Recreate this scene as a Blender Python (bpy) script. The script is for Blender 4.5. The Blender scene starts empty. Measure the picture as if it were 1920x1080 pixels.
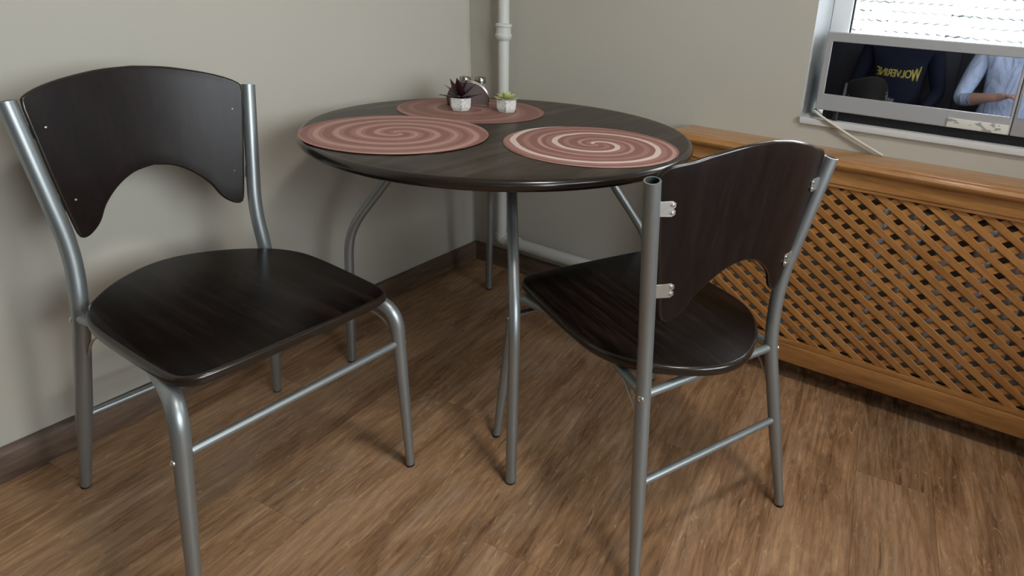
import bpy, bmesh, math, random
from mathutils import Vector, Matrix, Euler

# ------------------------------------------------------------------ camera, world, light, exposure
scene = bpy.context.scene
C = scene.collection

F_PX, PX, PY = 1134.455, 1146.7, 357.823
cam_data = bpy.data.cameras.new('camera')
cam_data.sensor_fit = 'HORIZONTAL'
cam_data.sensor_width = 36.0
cam_data.lens = F_PX / 1920 * 36.0
cam_data.shift_x = -(PX - 960) / 1920
cam_data.shift_y = (PY - 540) / 1920
cam_data.clip_start = 0.02
cam = bpy.data.objects.new('camera', cam_data)
C.objects.link(cam)
Fv = Vector((-0.44398894, 0.84675044, -0.29306572))
Rv = Vector((0.87298675, 0.48248005, 0.07146429))
Uv = Vector((-0.20191078, 0.22411314, 0.95341771))
cam.matrix_world = Matrix(((Rv.x, Uv.x, -Fv.x, 1.65612638),
                           (Rv.y, Uv.y, -Fv.y, -1.89780123),
                           (Rv.z, Uv.z, -Fv.z, 1.0965265), (0, 0, 0, 1)))
scene.camera = cam

world = bpy.data.worlds.new('overcast_sky')
scene.world = world
world.use_nodes = True
bg = world.node_tree.nodes['Background']
bg.inputs['Color'].default_value = (0.88, 0.95, 1.0, 1)
bg.inputs['Strength'].default_value = 5.0

view = scene.view_settings
view.view_transform = 'Standard'
view.look = 'None'
view.gamma = 1.0
view.use_curve_mapping = False
view.exposure = 1.45

ROOM_X, ROOM_Y, ROOM_Z = 3.3, -3.3, 2.6        # far side wall, rear wall, ceiling
WIN1 = (1.292, 2.75, 0.812, 2.25)              # x0 x1 z0 z1 in the right wall
LAMP_W = 5.5                                   # ceiling lamp, built further down
WIN2 = (-2.55, -0.75, 0.85, 2.25)              # y0 y1 z0 z1 in the side wall


def portal(name, loc, rot, sx, sy):
    l = bpy.data.lights.new(name, 'AREA')
    l.shape = 'RECTANGLE'
    l.size, l.size_y = sx, sy
    l.cycles.is_portal = True
    o = bpy.data.objects.new(name, l)
    o.location, o.rotation_euler = loc, rot
    C.objects.link(o)


portal('daylight_portal', ((WIN1[0] + WIN1[1]) / 2, 0.42, (WIN1[2] + WIN1[3]) / 2), (-math.pi / 2, 0, 0),
       WIN1[1] - WIN1[0], WIN1[3] - WIN1[2])
portal('side_daylight_portal', (ROOM_X + 0.42, (WIN2[0] + WIN2[1]) / 2, (WIN2[2] + WIN2[3]) / 2), (0, math.pi / 2, 0),
       WIN2[3] - WIN2[2], WIN2[1] - WIN2[0])

# ------------------------------------------------------------------ materials


def mat(name, col=(.5, .5, .5), rough=.5, metal=0., spec=.5, coat=0., coat_rough=.05):
    m = bpy.data.materials.new(name)
    m.use_nodes = True
    b = m.node_tree.nodes['Principled BSDF']
    b.inputs['Base Color'].default_value = (*col, 1)
    b.inputs['Roughness'].default_value = rough
    b.inputs['Metallic'].default_value = metal
    b.inputs['Specular IOR Level'].default_value = spec
    b.inputs['Coat Weight'].default_value = coat
    b.inputs['Coat Roughness'].default_value = coat_rough
    return m


class NT:
    """Small helper to wire nodes."""

    def __init__(self, m):
        self.t = m.node_tree
        self.b = self.t.nodes['Principled BSDF']

    def n(self, kind, **kw):
        o = self.t.nodes.new(kind)
        for k, v in kw.items():
            setattr(o, k, v)
        return o

    def l(self, a, b):
        self.t.links.new(a, b)

    def ramp(self, fac, stops, interp='LINEAR'):
        r = self.n('ShaderNodeValToRGB')
        r.color_ramp.interpolation = interp
        e = r.color_ramp.elements
        while len(e) < len(stops):
            e.new(.5)
        for i, (p, c) in enumerate(stops):
            e[i].position = p
            e[i].color = (*c, 1) if len(c) == 3 else c
        self.l(fac, r.inputs['Fac'])
        return r.outputs['Color']

    def coords(self, kind='Object', scale=(1, 1, 1), rot=(0, 0, 0), loc=(0, 0, 0)):
        tc = self.n('ShaderNodeTexCoord')
        mp = self.n('ShaderNodeMapping')
        mp.inputs['Scale'].default_value = scale
        mp.inputs['Rotation'].default_value = rot
        mp.inputs['Location'].default_value = loc
        self.l(tc.outputs[kind], mp.inputs['Vector'])
        return mp.outputs['Vector']

    def noise(self, vec, scale=5, detail=4, rough=.55, dist=0.):
        o = self.n('ShaderNodeTexNoise')
        o.inputs['Scale'].default_value = scale
        o.inputs['Detail'].default_value = detail
        o.inputs['Roughness'].default_value = rough
        o.inputs['Distortion'].default_value = dist
        self.l(vec, o.inputs['Vector'])
        return o.outputs['Fac']

    def mix(self, fac, a, b, mode='MIX'):
        o = self.n('ShaderNodeMix', data_type='RGBA', blend_type=mode)
        for sock, v in ((o.inputs[0], fac), (o.inputs[6], a), (o.inputs[7], b)):
            if hasattr(v, 'is_linked') or hasattr(v, 'node'):
                self.l(v, sock)
            else:
                sock.default_value = v if isinstance(v, (int, float)) else (*v, 1)
        return o.outputs[2]

    def math(self, op, a, b=None):
        o = self.n('ShaderNodeMath', operation=op)
        for s, v in ((o.inputs[0], a), (o.inputs[1], b)):
            if v is None:
                continue
            if hasattr(v, 'node'):
                self.l(v, s)
            else:
                s.default_value = v
        return o.outputs[0]

    def bump(self, h, strength=.2, dist=.002):
        o = self.n('ShaderNodeBump')
        o.inputs['Strength'].default_value = strength
        o.inputs['Distance'].default_value = dist
        self.l(h, o.inputs['Height'])
        self.l(o.outputs['Normal'], self.b.inputs['Normal'])


def srgb(r, g, b):
    f = lambda v: (v / 255 / 12.92) if v / 255 <= .04045 else ((v / 255 + .055) / 1.055) ** 2.4
    return (f(r), f(g), f(b))


def plaster(name, col, var=.04):
    m = mat(name, col, .85, spec=.25)
    t = NT(m)
    v = t.coords('Object')
    n = t.noise(v, 1.3, 5)
    c = t.mix(n, tuple(x * (1 - var) for x in col), tuple(min(1, x * (1 + var)) for x in col))
    t.l(c, t.b.inputs['Base Color'])
    t.bump(t.noise(v, 120, 3), .08, .001)
    return m


def wood(name, dark, mid, light, axis='X', stretch=14., scale=3.2, rough=.4, spec=.5, coat=0., bump=.08, rnd=0., fine=.35):
    """Grain that runs along one object axis."""
    m = mat(name, mid, rough, spec=spec, coat=coat)
    t = NT(m)
    s = {'X': (1, stretch, stretch), 'Y': (stretch, 1, stretch), 'Z': (stretch, stretch, 1)}[axis]
    v = t.coords('Object', s)
    if rnd:
        oi = t.n('ShaderNodeObjectInfo')
        add = t.n('ShaderNodeVectorMath', operation='ADD')
        k = t.n('ShaderNodeVectorMath', operation='SCALE')
        comb = t.n('ShaderNodeCombineXYZ')
        for i in range(3):
            t.l(oi.outputs['Random'], comb.inputs[i])
        t.l(comb.outputs[0], k.inputs[0])
        k.inputs['Scale'].default_value = 37.
        t.l(v, add.inputs[0])
        t.l(k.outputs[0], add.inputs[1])
        v = add.outputs[0]
    a = t.noise(v, scale, 6, .6, .6)
    b = t.noise(v, scale * 4.5, 4, .7, .2)
    f = t.math('ADD', t.math('MULTIPLY', a, 1 - fine), t.math('MULTIPLY', b, fine))
    col = t.ramp(f, [(.32, dark), (.5, mid), (.68, light)])
    if rnd:
        hs = t.n('ShaderNodeHueSaturation')
        hs.inputs['Saturation'].default_value = 1
        val = t.math('ADD', t.math('MULTIPLY', oi.outputs['Random'], rnd), 1 - rnd / 2)
        t.l(val, hs.inputs['Value'])
        t.l(col, hs.inputs['Color'])
        col = hs.outputs['Color']
    t.l(col, t.b.inputs['Base Color'])
    t.bump(b, bump, .001)
    return m


M = {}
M['wall'] = plaster('wall_paint', (.508, .484, .420))
M['ceiling'] = plaster('ceiling_paint', (.70, .70, .68), .02)
M['reveal'] = plaster('reveal_paint', (.52, .54, .55), .02)
M['pvc'] = mat('white_window_plastic', (.80, .82, .83), .35)
M['sill'] = mat('sill_plastic', (.70, .70, .70), .35)
M['pipe'] = mat('pipe_paint', (.62, .62, .58), .45)
M['skirt'] = wood('skirting_wood', (.050, .031, .021), (.115, .072, .047), (.18, .12, .08), 'X', 10, 4, .5)
M['skirt_y'] = wood('skirting_wood_long', (.050, .031, .021), (.115, .072, .047), (.18, .12, .08), 'Y', 10, 4, .5)
M['espresso'] = wood('espresso_laminate', (.003, .0017, .0015), (.008, .0048, .0040), (.028, .0165, .0135), 'X', 16, 3, .30, spec=.11, bump=.03)
M['espresso_back'] = wood('espresso_backrest_laminate', (.008, .005, .0045), (.012, .0078, .0070), (.019, .0125, .011), 'Z', 16, 3, .34, spec=.24, bump=.03)
M['tabletop'] = wood('tabletop_laminate', (.010, .006, .004), (.034, .0235, .0155), (.095, .068, .048), 'Y', 12, 2.2, .32, spec=.20, bump=.03, fine=.25)
M['edge'] = mat('glossy_edge_band', (.020, .014, .010), .20, spec=.6)
M['metal'] = mat('silver_painted_steel', (.335, .365, .37), .40, .75)
M['bracket'] = mat('zinc_bracket', (.62, .61, .58), .35, .9)
M['inside'] = mat('tube_inside', (.06, .07, .07), .6, .5)
M['rubber'] = mat('black_rubber_foot', (.012, .012, .012), .7)
M['orange_wood'] = wood('varnished_pine', (.27, .112, .030), (.40, .185, .056), (.52, .265, .095), 'X', 9, 3.5, .30, coat=.6, bump=.04)
M['slat_wood'] = wood('varnished_slat', (.30, .122, .030), (.41, .185, .052), (.50, .25, .082), 'X', 7, 4, .42, coat=.12, bump=.04, rnd=.22)
M['radiator'] = mat('radiator_enamel', (.80, .80, .80), .4)
M['silver_plastic'] = mat('silver_plastic', (.50, .51, .52), .38, .35)
M['dark_plastic'] = mat('dark_plastic', (.015, .015, .016), .5)
M['mirror_glass'] = mat('dark_mirror_glass', (.40, .42, .47), .02, 1.)
M['cable'] = mat('cream_cable', (.60, .57, .47), .45)
M['screw'] = mat('screw_steel', (.7, .7, .68), .3, 1.)
M['chrome'] = mat('dull_metal', (.36, .33, .28), .30, 1.)
M['bronze_steel'] = mat('holder_steel', (.32, .28, .27), .28, 1.)
M['soil'] = mat('potting_soil', (.02, .012, .010), .9)
M['burgundy'] = mat('burgundy_leaf', (.035, .006, .012), .45)
M['succulent'] = mat('pale_green_leaf', (.60, .62, .30), .5)
M['salt'] = mat('salt_grains', (.7, .69, .66), .8)
M['pepper'] = mat('pepper_grains', (.10, .085, .07), .9)
M['ground'] = mat('outdoor_ground', (.30, .30, .28), .9)

# worn paint on the microwave latch
m = mat('worn_latch_paint', (.8, .78, .72), .6)
t = NT(m)
n = t.noise(t.coords('Object', (1, 1, 2.0)), 38, 5, .6)
t.l(t.ramp(n, [(.50, (.72, .71, .64)), (.56, (.34, .34, .33))], 'CONSTANT'), t.b.inputs['Base Color'])
M['worn'] = m

# speckled white stone pots
m = mat('speckled_stone', (.75, .74, .7), .8)
t = NT(m)
v = t.coords('Object', (1, 1, 2.2))
t.l(t.ramp(t.noise(v, 120, 4, .6), [(.36, (.34, .33, .31)), (.46, (.74, .73, .69))]), t.b.inputs['Base Color'])
t.bump(t.noise(v, 160, 3), .5, .001)
M['stone'] = m

# corrugated roof sheets
m = mat('roof_sheet', (.62, .63, .62), .9)
t = NT(m)
t.l(t.ramp(t.noise(t.coords('Object'), 3, 6), [(.3, (.105, .108, .108)), (.7, (.150, .153, .153))]), t.b.inputs['Base Color'])
M['roof'] = m

# clear thin glass
m = bpy.data.materials.new('clear_pane')
m.use_nodes = True
tr = m.node_tree
tr.nodes.clear()
out = tr.nodes.new('ShaderNodeOutputMaterial')
mx = tr.nodes.new('ShaderNodeMixShader')
tp = tr.nodes.new('ShaderNodeBsdfTransparent')
gl = tr.nodes.new('ShaderNodeBsdfGlossy')
gl.inputs['Roughness'].default_value = .02
fr = tr.nodes.new('ShaderNodeFresnel')
fr.inputs['IOR'].default_value = 1.45
tr.links.new(fr.outputs[0], mx.inputs[0])
tr.links.new(tp.outputs[0], mx.inputs[1])
tr.links.new(gl.outputs[0], mx.inputs[2])
tr.links.new(mx.outputs[0], out.inputs['Surface'])
M['pane'] = m
m = mat('shaker_glass', (.85, .87, .85), .05)
m.node_tree.nodes['Principled BSDF'].inputs['Transmission Weight'].default_value = .9
M['shaker_glass'] = m


def floor_material():
    m = mat('oak_laminate', (.2, .14, .09), .42, spec=.4)
    t = NT(m)
    oi = t.n('ShaderNodeObjectInfo')
    tc = t.n('ShaderNodeTexCoord')
    comb = t.n('ShaderNodeCombineXYZ')
    for i in range(3):
        t.l(oi.outputs['Random'], comb.inputs[i])
    k = t.n('ShaderNodeVectorMath', operation='SCALE')
    k.inputs['Scale'].default_value = 23.
    t.l(comb.outputs[0], k.inputs[0])
    add = t.n('ShaderNodeVectorMath', operation='ADD')
    t.l(tc.outputs['Object'], add.inputs[0])
    t.l(k.outputs[0], add.inputs[1])

    def mp(s):
        o = t.n('ShaderNodeMapping')
        o.inputs['Scale'].default_value = s
        t.l(add.outputs[0], o.inputs['Vector'])
        return o.outputs[0]
    broad = t.noise(mp((4, 1.3, 1)), 1.7, 5, .6, 1.6)         # large tonal patches
    grey = t.noise(mp((3.2, 1.6, 1)), 2.1, 4, .6, 1.0)        # greyer, paler stains
    grain = t.noise(mp((10, 1.0, 1)), 4.5, 8, .70, 2.2)       # streaks along the board
    fine = t.noise(mp((26, 3.0, 1)), 9., 6, .75, 1.2)
    fleck = t.noise(mp((9, 2.6, 1)), 5., 3, .5, 3.0)          # short pale curls
    wv = t.n('ShaderNodeTexWave', wave_type='BANDS', bands_direction='X')
    wv.inputs['Scale'].default_value = 1.5
    wv.inputs['Distortion'].default_value = 14.
    wv.inputs['Detail'].default_value = 3.
    wv.inputs['Detail Scale'].default_value = .9
    wv.inputs['Detail Roughness'].default_value = .55
    t.l(mp((9, 1.7, 1)), wv.inputs['Vector'])
    base = t.ramp(broad, [(.32, srgb(74, 50, 34)), (.48, srgb(116, 86, 60)), (.64, srgb(150, 119, 90))])
    base = t.mix(t.ramp(grey, [(.50, (0, 0, 0)), (.68, (.7, .7, .7))]), base, srgb(138, 118, 100))
    g = t.ramp(grain, [(.30, srgb(54, 35, 22)), (.47, srgb(112, 85, 61)), (.68, srgb(152, 122, 92))])
    c = t.mix(.48, base, g)
    c = t.mix(.40, c, t.ramp(wv.outputs['Fac'], [(0., (.70, .68, .64)), (.4, (1, 1, 1)), (1., (1.12, 1.1, 1.08))]), 'MULTIPLY')
    f2 = t.ramp(fine, [(.3, (.66, .63, .60)), (.55, (1, 1, 1)), (.8, (1.2, 1.18, 1.14))])
    c = t.mix(.45, c, f2, 'MULTIPLY')
    fl = t.ramp(fleck, [(.62, (0, 0, 0)), (.70, (1, 1, 1))])
    c = t.mix(t.math('MULTIPLY', fl, .24), c, srgb(186, 158, 124))
    dk = t.ramp(t.noise(mp((14, 1.1, 1)), 2.6, 6, .7, 2.6), [(.31, (1, 1, 1)), (.39, (0, 0, 0))])
    c = t.mix(t.math('MULTIPLY', dk, .60), c, srgb(50, 31, 19))
    hs = t.n('ShaderNodeHueSaturation')
    hs.inputs['Saturation'].default_value = 1.0
    t.l(t.math('ADD', t.math('MULTIPLY', oi.outputs['Random'], .30), 1.66), hs.inputs['Value'])
    t.l(c, hs.inputs['Color'])
    t.l(hs.outputs['Color'], t.b.inputs['Base Color'])
    t.l(t.ramp(grain, [(.3, (.52,) * 3), (.7, (.36,) * 3)]), t.b.inputs['Roughness'])
    t.bump(fine, .10, .001)
    return m


M['floor'] = floor_material()


def mat_spiral(name, tones, edge, turns, rot):
    """Printed spiral on a placemat: rings bounded by a spiral, in object space of the mat."""
    m = mat(name, tones[0][1], .55, spec=.35)
    t = NT(m)
    tc = t.n('ShaderNodeTexCoord')
    sep = t.n('ShaderNodeSeparateXYZ')
    t.l(tc.outputs['Object'], sep.inputs[0])
    x = t.math('ADD', sep.outputs['X'], .012)
    y = sep.outputs['Y']
    r = t.math('SQRT', t.math('ADD', t.math('MULTIPLY', x, x), t.math('MULTIPLY', y, y)))
    th = t.math('DIVIDE', t.math('ARCTAN2', y, x), 2 * math.pi)
    n = t.noise(t.coords('Object'), 9, 2)
    u = t.math('ADD', t.math('MULTIPLY', r, turns), t.math('ADD', th, rot))
    u = t.math('ADD', u, t.math('MULTIPLY', n, .12))
    fr_ = t.math('FRACT', u)
    col = t.ramp(fr_, tones, 'CONSTANT')
    t.l(col, t.b.inputs['Base Color'])
    t.bump(t.noise(t.coords('Object'), 400, 2), .05, .001)
    return m


DK, MD, LT, PL = srgb(152, 106, 98), srgb(172, 126, 116), srgb(196, 154, 144), srgb(232, 208, 200)
M['mat_rose'] = mat_spiral('rose_spiral_print', [(0, DK), (.20, MD), (.30, LT), (.42, MD), (.55, DK), (.70, MD), (.82, LT), (.95, MD)], LT, 10.5, .1)
BD, BM, BL = srgb(142, 100, 90), srgb(154, 114, 104), srgb(168, 128, 117)
M['mat_brown'] = mat_spiral('brown_rose_spiral_print', [(0, BD), (.35, BM), (.5, BD), (.72, BL), (.85, BM)], LT, 9, .3)
M['mat_pale'] = mat_spiral('pale_spiral_print', [(0, DK), (.22, MD), (.36, DK), (.50, PL), (.64, MD), (.78, DK), (.9, LT)], PL, 9.5, .55)

# ------------------------------------------------------------------ mesh helpers


def new(name, bm, material, parent=None, smooth=False, mods=None):
    me = bpy.data.meshes.new(name)
    bmesh.ops.recalc_face_normals(bm, faces=bm.faces)
    bm.to_mesh(me)
    bm.free()
    for mm in (material if isinstance(material, (list, tuple)) else [material]):
        me.materials.append(M[mm] if isinstance(mm, str) else mm)
    o = bpy.data.objects.new(name, me)
    C.objects.link(o)
    if smooth:
        for p in me.polygons:
            p.use_smooth = True
        me.set_sharp_from_angle(angle=math.radians(38))
    if parent is not None:
        o.parent = parent
    return o


def empty(name, loc=(0, 0, 0), rz=0.):
    o = bpy.data.objects.new(name, None)
    o.empty_display_size = .05
    o.location = loc
    o.rotation_euler = (0, 0, rz)
    C.objects.link(o)
    return o


def tag(o, label=None, cat=None, group=None, kind=None):
    if label:
        o['label'] = label
    if cat:
        o['category'] = cat
    if group:
        o['group'] = group
    if kind:
        o['kind'] = kind
    return o


def box(bm, x0, x1, y0, y1, z0, z1, bevel=0., seg=2):
    vs = [bm.verts.new(p) for p in ((x0, y0, z0), (x1, y0, z0), (x1, y1, z0), (x0, y1, z0),
                                    (x0, y0, z1), (x1, y0, z1), (x1, y1, z1), (x0, y1, z1))]
    fs = [bm.faces.new([vs[i] for i in q]) for q in ((0, 3, 2, 1), (4, 5, 6, 7), (0, 1, 5, 4), (1, 2, 6, 5), (2, 3, 7, 6), (3, 0, 4, 7))]
    if bevel:
        es = list({e for f in fs for e in f.edges})
        bmesh.ops.bevel(bm, geom=es, offset=bevel, segments=seg, affect='EDGES', profile=.6)


def boxobj(name, dims, material, parent=None, bevel=0., seg=2, smooth=None):
    bm = bmesh.new()
    box(bm, *dims, bevel=bevel, seg=seg)
    return new(name, bm, material, parent, smooth=bool(bevel) if smooth is None else smooth)


def smooth_path(pts, radius=.04, seg=6):
    """Polyline with rounded corners: quadratic bends of the given size."""
    pts = [Vector(p) for p in pts]
    rs = radius if isinstance(radius, (list, tuple)) else [radius] * len(pts)
    out = [pts[0]]
    for i in range(1, len(pts) - 1):
        a, b, c = pts[i - 1], pts[i], pts[i + 1]
        r = min(rs[i], (a - b).length * .49, (c - b).length * .49)
        p0 = b + (a - b).normalized() * r
        p2 = b + (c - b).normalized() * r
        for k in range(seg + 1):
            u = k / seg
            out.append(p0 * (1 - u) ** 2 + b * 2 * u * (1 - u) + p2 * u * u)
    out.append(pts[-1])
    return out


def tube(bm, path, r, n=14, cap0=True, cap1=True, squash=None):
    """Sweep a circle along a path; r is one number or a function of 0..1 along its length."""
    path = [Vector(p) for p in path]
    ls = [0.]
    for a, b in zip(path, path[1:]):
        ls.append(ls[-1] + (b - a).length)
    tot = ls[-1]
    rings = []
    prev = None
    for i, p in enumerate(path):
        d = (path[min(i + 1, len(path) - 1)] - path[max(i - 1, 0)]).normalized()
        if prev is None:
            ref = Vector((0, 0, 1)) if abs(d.z) < .9 else Vector((1, 0, 0))
            u = d.cross(ref).normalized()
        else:
            u = (prev - d * prev.dot(d)).normalized()
        prev = u
        w = d.cross(u)
        rr = r(ls[i] / tot) if callable(r) else r
        sq = squash(ls[i] / tot) if squash else (1, 1)
        rings.append([bm.verts.new(p + u * rr * sq[0] * math.cos(2 * math.pi * k / n) + w * rr * sq[1] * math.sin(2 * math.pi * k / n)) for k in range(n)])
    for a, b in zip(rings, rings[1:]):
        for k in range(n):
            bm.faces.new((a[k], a[(k + 1) % n], b[(k + 1) % n], b[k]))
    if cap0:
        bm.faces.new(list(reversed(rings[0])))
    if cap1:
        bm.faces.new(rings[-1])
    return rings


def tubeobj(name, path, r, material, parent=None, n=14, **kw):
    bm = bmesh.new()
    tube(bm, path, r, n, **kw)
    return new(name, bm, material, parent, smooth=True)


def lathe(bm, prof, n=28, ctr=(0, 0, 0), rot=None):
    """prof: (radius, z) pairs; rotates about z then optionally by a matrix."""
    c = Vector(ctr)
    rings = []
    for r, z in prof:
        if r < 1e-6:
            p = Vector((0, 0, z))
            rings.append([bm.verts.new(c + (rot @ p if rot else p))])
        else:
            ring = []
            for k in range(n):
                a = 2 * math.pi * k / n
                p = Vector((r * math.cos(a), r * math.sin(a), z))
                ring.append(bm.verts.new(c + (rot @ p if rot else p)))
            rings.append(ring)
    for a, b in zip(rings, rings[1:]):
        if len(a) == 1 and len(b) == 1:
            continue
        for k in range(n):
            k2 = (k + 1) % n
            if len(a) == 1:
                bm.faces.new((a[0], b[k2], b[k]))
            elif len(b) == 1:
                bm.faces.new((a[k], a[k2], b[0]))
            else:
                bm.faces.new((a[k], a[k2], b[k2], b[k]))


def prism(bm, outline, z0, z1, round_=0., seg=3):
    """Flat plate from an outline in xy, with softly rounded top and bottom rims."""
    pts = [Vector((p[0], p[1], 0)) for p in outline]
    n = len(pts)
    area = sum(pts[i].x * pts[(i + 1) % n].y - pts[(i + 1) % n].x * pts[i].y for i in range(n))
    if area < 0:
        pts.reverse()
    nor = []
    for i in range(n):
        d = (pts[(i + 1) % n] - pts[i - 1]).normalized()
        nor.append(Vector((d.y, -d.x, 0)))
    levels = []
    if round_:
        for k in range(seg + 1):
            a = math.pi / 2 * k / seg
            levels.append((round_ * (1 - math.sin(a)), z0 + round_ * (1 - math.cos(a))))
        for k in range(seg + 1):
            a = math.pi / 2 * k / seg
            levels.append((round_ * (1 - math.cos(a)), z1 - round_ * (1 - math.sin(a))))
    else:
        levels = [(0, z0), (0, z1)]
    rings = [[bm.verts.new((p.x - q.x * ins, p.y - q.y * ins, z)) for p, q in zip(pts, nor)] for ins, z in levels]
    for a, b in zip(rings, rings[1:]):
        for k in range(n):
            bm.faces.new((a[k], a[(k + 1) % n], b[(k + 1) % n], b[k]))
    bm.faces.new(list(reversed(rings[0])))
    bm.faces.new(rings[-1])


def spline(pts, seg=6, closed=True):
    """Catmull-Rom through points."""
    P = [Vector(p) for p in pts]
    n = len(P)
    out = []
    rng = range(n if closed else n - 1)
    for i in rng:
        a, b, c, d = (P[(i - 1) % n], P[i], P[(i + 1) % n], P[(i + 2) % n]) if closed else (P[max(i - 1, 0)], P[i], P[i + 1], P[min(i + 2, n - 1)])
        for k in range(seg):
            u = k / seg
            out.append(.5 * ((2 * b) + (c - a) * u + (2 * a - 5 * b + 4 * c - d) * u * u + (3 * b - a - 3 * c + d) * u ** 3))
    if not closed:
        out.append(P[-1])
    return out


def clip_poly(poly, inside, cut):
    out = []
    for i in range(len(poly)):
        a, b = poly[i], poly[(i + 1) % len(poly)]
        ia, ib = inside(a), inside(b)
        if ia:
            out.append(a)
        if ia != ib:
            out.append(cut(a, b))
    return out


def clip_rect(poly, x0, x1, y0, y1):
    def lin(ax, v):
        return lambda a, b: tuple(a[k] + (b[k] - a[k]) * (v - a[ax]) / (b[ax] - a[ax]) for k in range(2))
    for ax, v, s in ((0, x0, 1), (0, x1, -1), (1, y0, 1), (1, y1, -1)):
        poly = clip_poly(poly, lambda p, ax=ax, v=v, s=s: (p[ax] - v) * s >= 0, lin(ax, v))
        if len(poly) < 3:
            return []
    return poly


def screw(name, loc, axis, r, parent, material='screw', depth=.003):
    bm = bmesh.new()
    q = Vector((0, 0, 1)).rotation_difference(Vector(axis).normalized()).to_matrix()
    lathe(bm, [(0, depth * .55), (r * .32, depth * .55), (r * .36, depth), (r * .75, depth * .9), (r, depth * .35), (r, -.002), (0, -.002)], 14, loc, q)
    return new(name, bm, material, parent, smooth=True)


# ------------------------------------------------------------------ room shell
def planked_floor():
    base = boxobj('floor', (-.10, ROOM_X + .02, ROOM_Y - .02, .10, -.08, -.011), mat('floor_underlay', (.03, .022, .016), .9))
    tag(base, kind='structure')
    ang = math.radians(5.0)
    ux, uy = Vector((math.cos(ang), math.sin(ang))), Vector((-math.sin(ang), math.cos(ang)))
    W, L, gap = .178, 1.285, .0004
    rng = random.Random(7)
    O = Vector((.10, -1.0))
    for i in range(-6, 22):
        off = (i * .37) % 1.0 * L
        for j in range(-4, 4):
            x0, x1 = i * W + gap / 2, (i + 1) * W - gap / 2
            y0, y1 = j * L + off + gap / 2, (j + 1) * L + off - gap / 2
            poly = [tuple(O + ux * a + uy * b) for a, b in ((x0, y0), (x1, y0), (x1, y1), (x0, y1))]
            poly = clip_rect(poly, -.05, ROOM_X, ROOM_Y, 0)
            if len(poly) < 3:
                continue
            # object space has y along the board
            inv = [((Vector(p) - O).dot(ux), (Vector(p) - O).dot(uy)) for p in poly]
            bm = bmesh.new()
            prism(bm, inv, -.010, 0., .0003, 1)
            o = new('plank', bm, 'floor', base)
            o.matrix_world = Matrix.Translation((O.x, O.y, 0)) @ Matrix.Rotation(ang, 4, 'Z')


planked_floor()

# left wall leans a hair out of plumb, as the photographed corner does
bm = bmesh.new()
prof = [(.015, 0.), (.015 - .0392 * 1.2, 1.2), (.015 - .0392 * ROOM_Z, ROOM_Z)]
vs = []
for y in (ROOM_Y, 0.):
    vs.append([bm.verts.new((x, y, z)) for x, z in prof] + [bm.verts.new((-.25, y, ROOM_Z)), bm.verts.new((-.25, y, 0))])
for k in range(5):
    bm.faces.new((vs[0][k], vs[0][(k + 1) % 5], vs[1][(k + 1) % 5], vs[1][k]))
bm.faces.new(vs[0])
bm.faces.new(list(reversed(vs[1])))
tag(new('wall_left', bm, 'wall'), kind='structure')


def holed_wall(name, axis, at, thick, span, hole, material, reveal):
    """Wall slab with one rectangular window opening; axis 'x' = runs along x at y=at, 'y' = runs along y at x=at."""
    a0, a1 = span
    h0, h1, z0, z1 = hole
    bm = bmesh.new()
    A, Z = [a0, h0, h1, a1], [0, z0, z1, ROOM_Z]
    P = {}
    for s, off in ((0, 0), (1, thick)):
        for i, a in enumerate(A):
            for j, z in enumerate(Z):
                P[s, i, j] = bm.verts.new((a, at + off, z) if axis == 'x' else (at + off, a, z))
    for i in range(3):
        for j in range(3):
            if (i, j) == (1, 1):
                continue
            for s in (0, 1):
                bm.faces.new((P[s, i, j], P[s, i + 1, j], P[s, i + 1, j + 1], P[s, i, j + 1]))
    fs = []
    for (i, j), (i2, j2) in (((1, 1), (2, 1)), ((2, 1), (2, 2)), ((2, 2), (1, 2)), ((1, 2), (1, 1))):
        fs.append(bm.faces.new((P[0, i, j], P[0, i2, j2], P[1, i2, j2], P[1, i, j])))
    for i in range(3):
        bm.faces.new((P[0, i, 0], P[0, i + 1, 0], P[1, i + 1, 0], P[1, i, 0]))
        bm.faces.new((P[0, i, 3], P[0, i + 1, 3], P[1, i + 1, 3], P[1, i, 3]))
        for q in (0, 3):
            bm.faces.new((P[0, q, i], P[0, q, i + 1], P[1, q, i + 1], P[1, q, i]))
    for f in fs:
        f.material_index = 1
    return tag(new(name, bm, [material, reveal]), kind='structure')


holed_wall('wall_right', 'x', 0., .40, (-.25, ROOM_X + .40), WIN1, 'wall', 'reveal')
holed_wall('wall_side', 'y', ROOM_X, .40, (ROOM_Y, 0.), WIN2, 'wall', 'reveal')
tag(boxobj('wall_rear', (-.25, ROOM_X + .40, ROOM_Y - .2, ROOM_Y, 0, ROOM_Z), 'wall'), kind='structure')
tag(boxobj('ceiling', (-.25, ROOM_X + .40, ROOM_Y - .2, .40, ROOM_Z, ROOM_Z + .15), 'ceiling'), kind='structure')


def baseboard(name, along, a0, a1, at, sign, material):
    h, d = .078, .016
    prof = [(0, .001), (d, .001), (d, h - .016), (d - .003, h - .008), (d - .008, h - .003), (.004, h), (0, h)]
    bm = bmesh.new()
    ends = []
    for a in (a0, a1):
        ends.append([bm.verts.new((at + sign * p, a, z) if along == 'y' else (a, at + sign * p, z)) for p, z in prof])
    n = len(prof)
    for k in range(n):
        bm.faces.new((ends[0][k], ends[0][(k + 1) % n], ends[1][(k + 1) % n], ends[1][k]))
    bm.faces.new(ends[0])
    bm.faces.new(list(reversed(ends[1])))
    return tag(new(name, bm, material, smooth=True), kind='structure')


baseboard('baseboard_left', 'y', ROOM_Y, -.001, .0155, 1, 'skirt_y')
baseboard('baseboard_right', 'x', .016, ROOM_X, -.001, -1, 'skirt')


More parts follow.
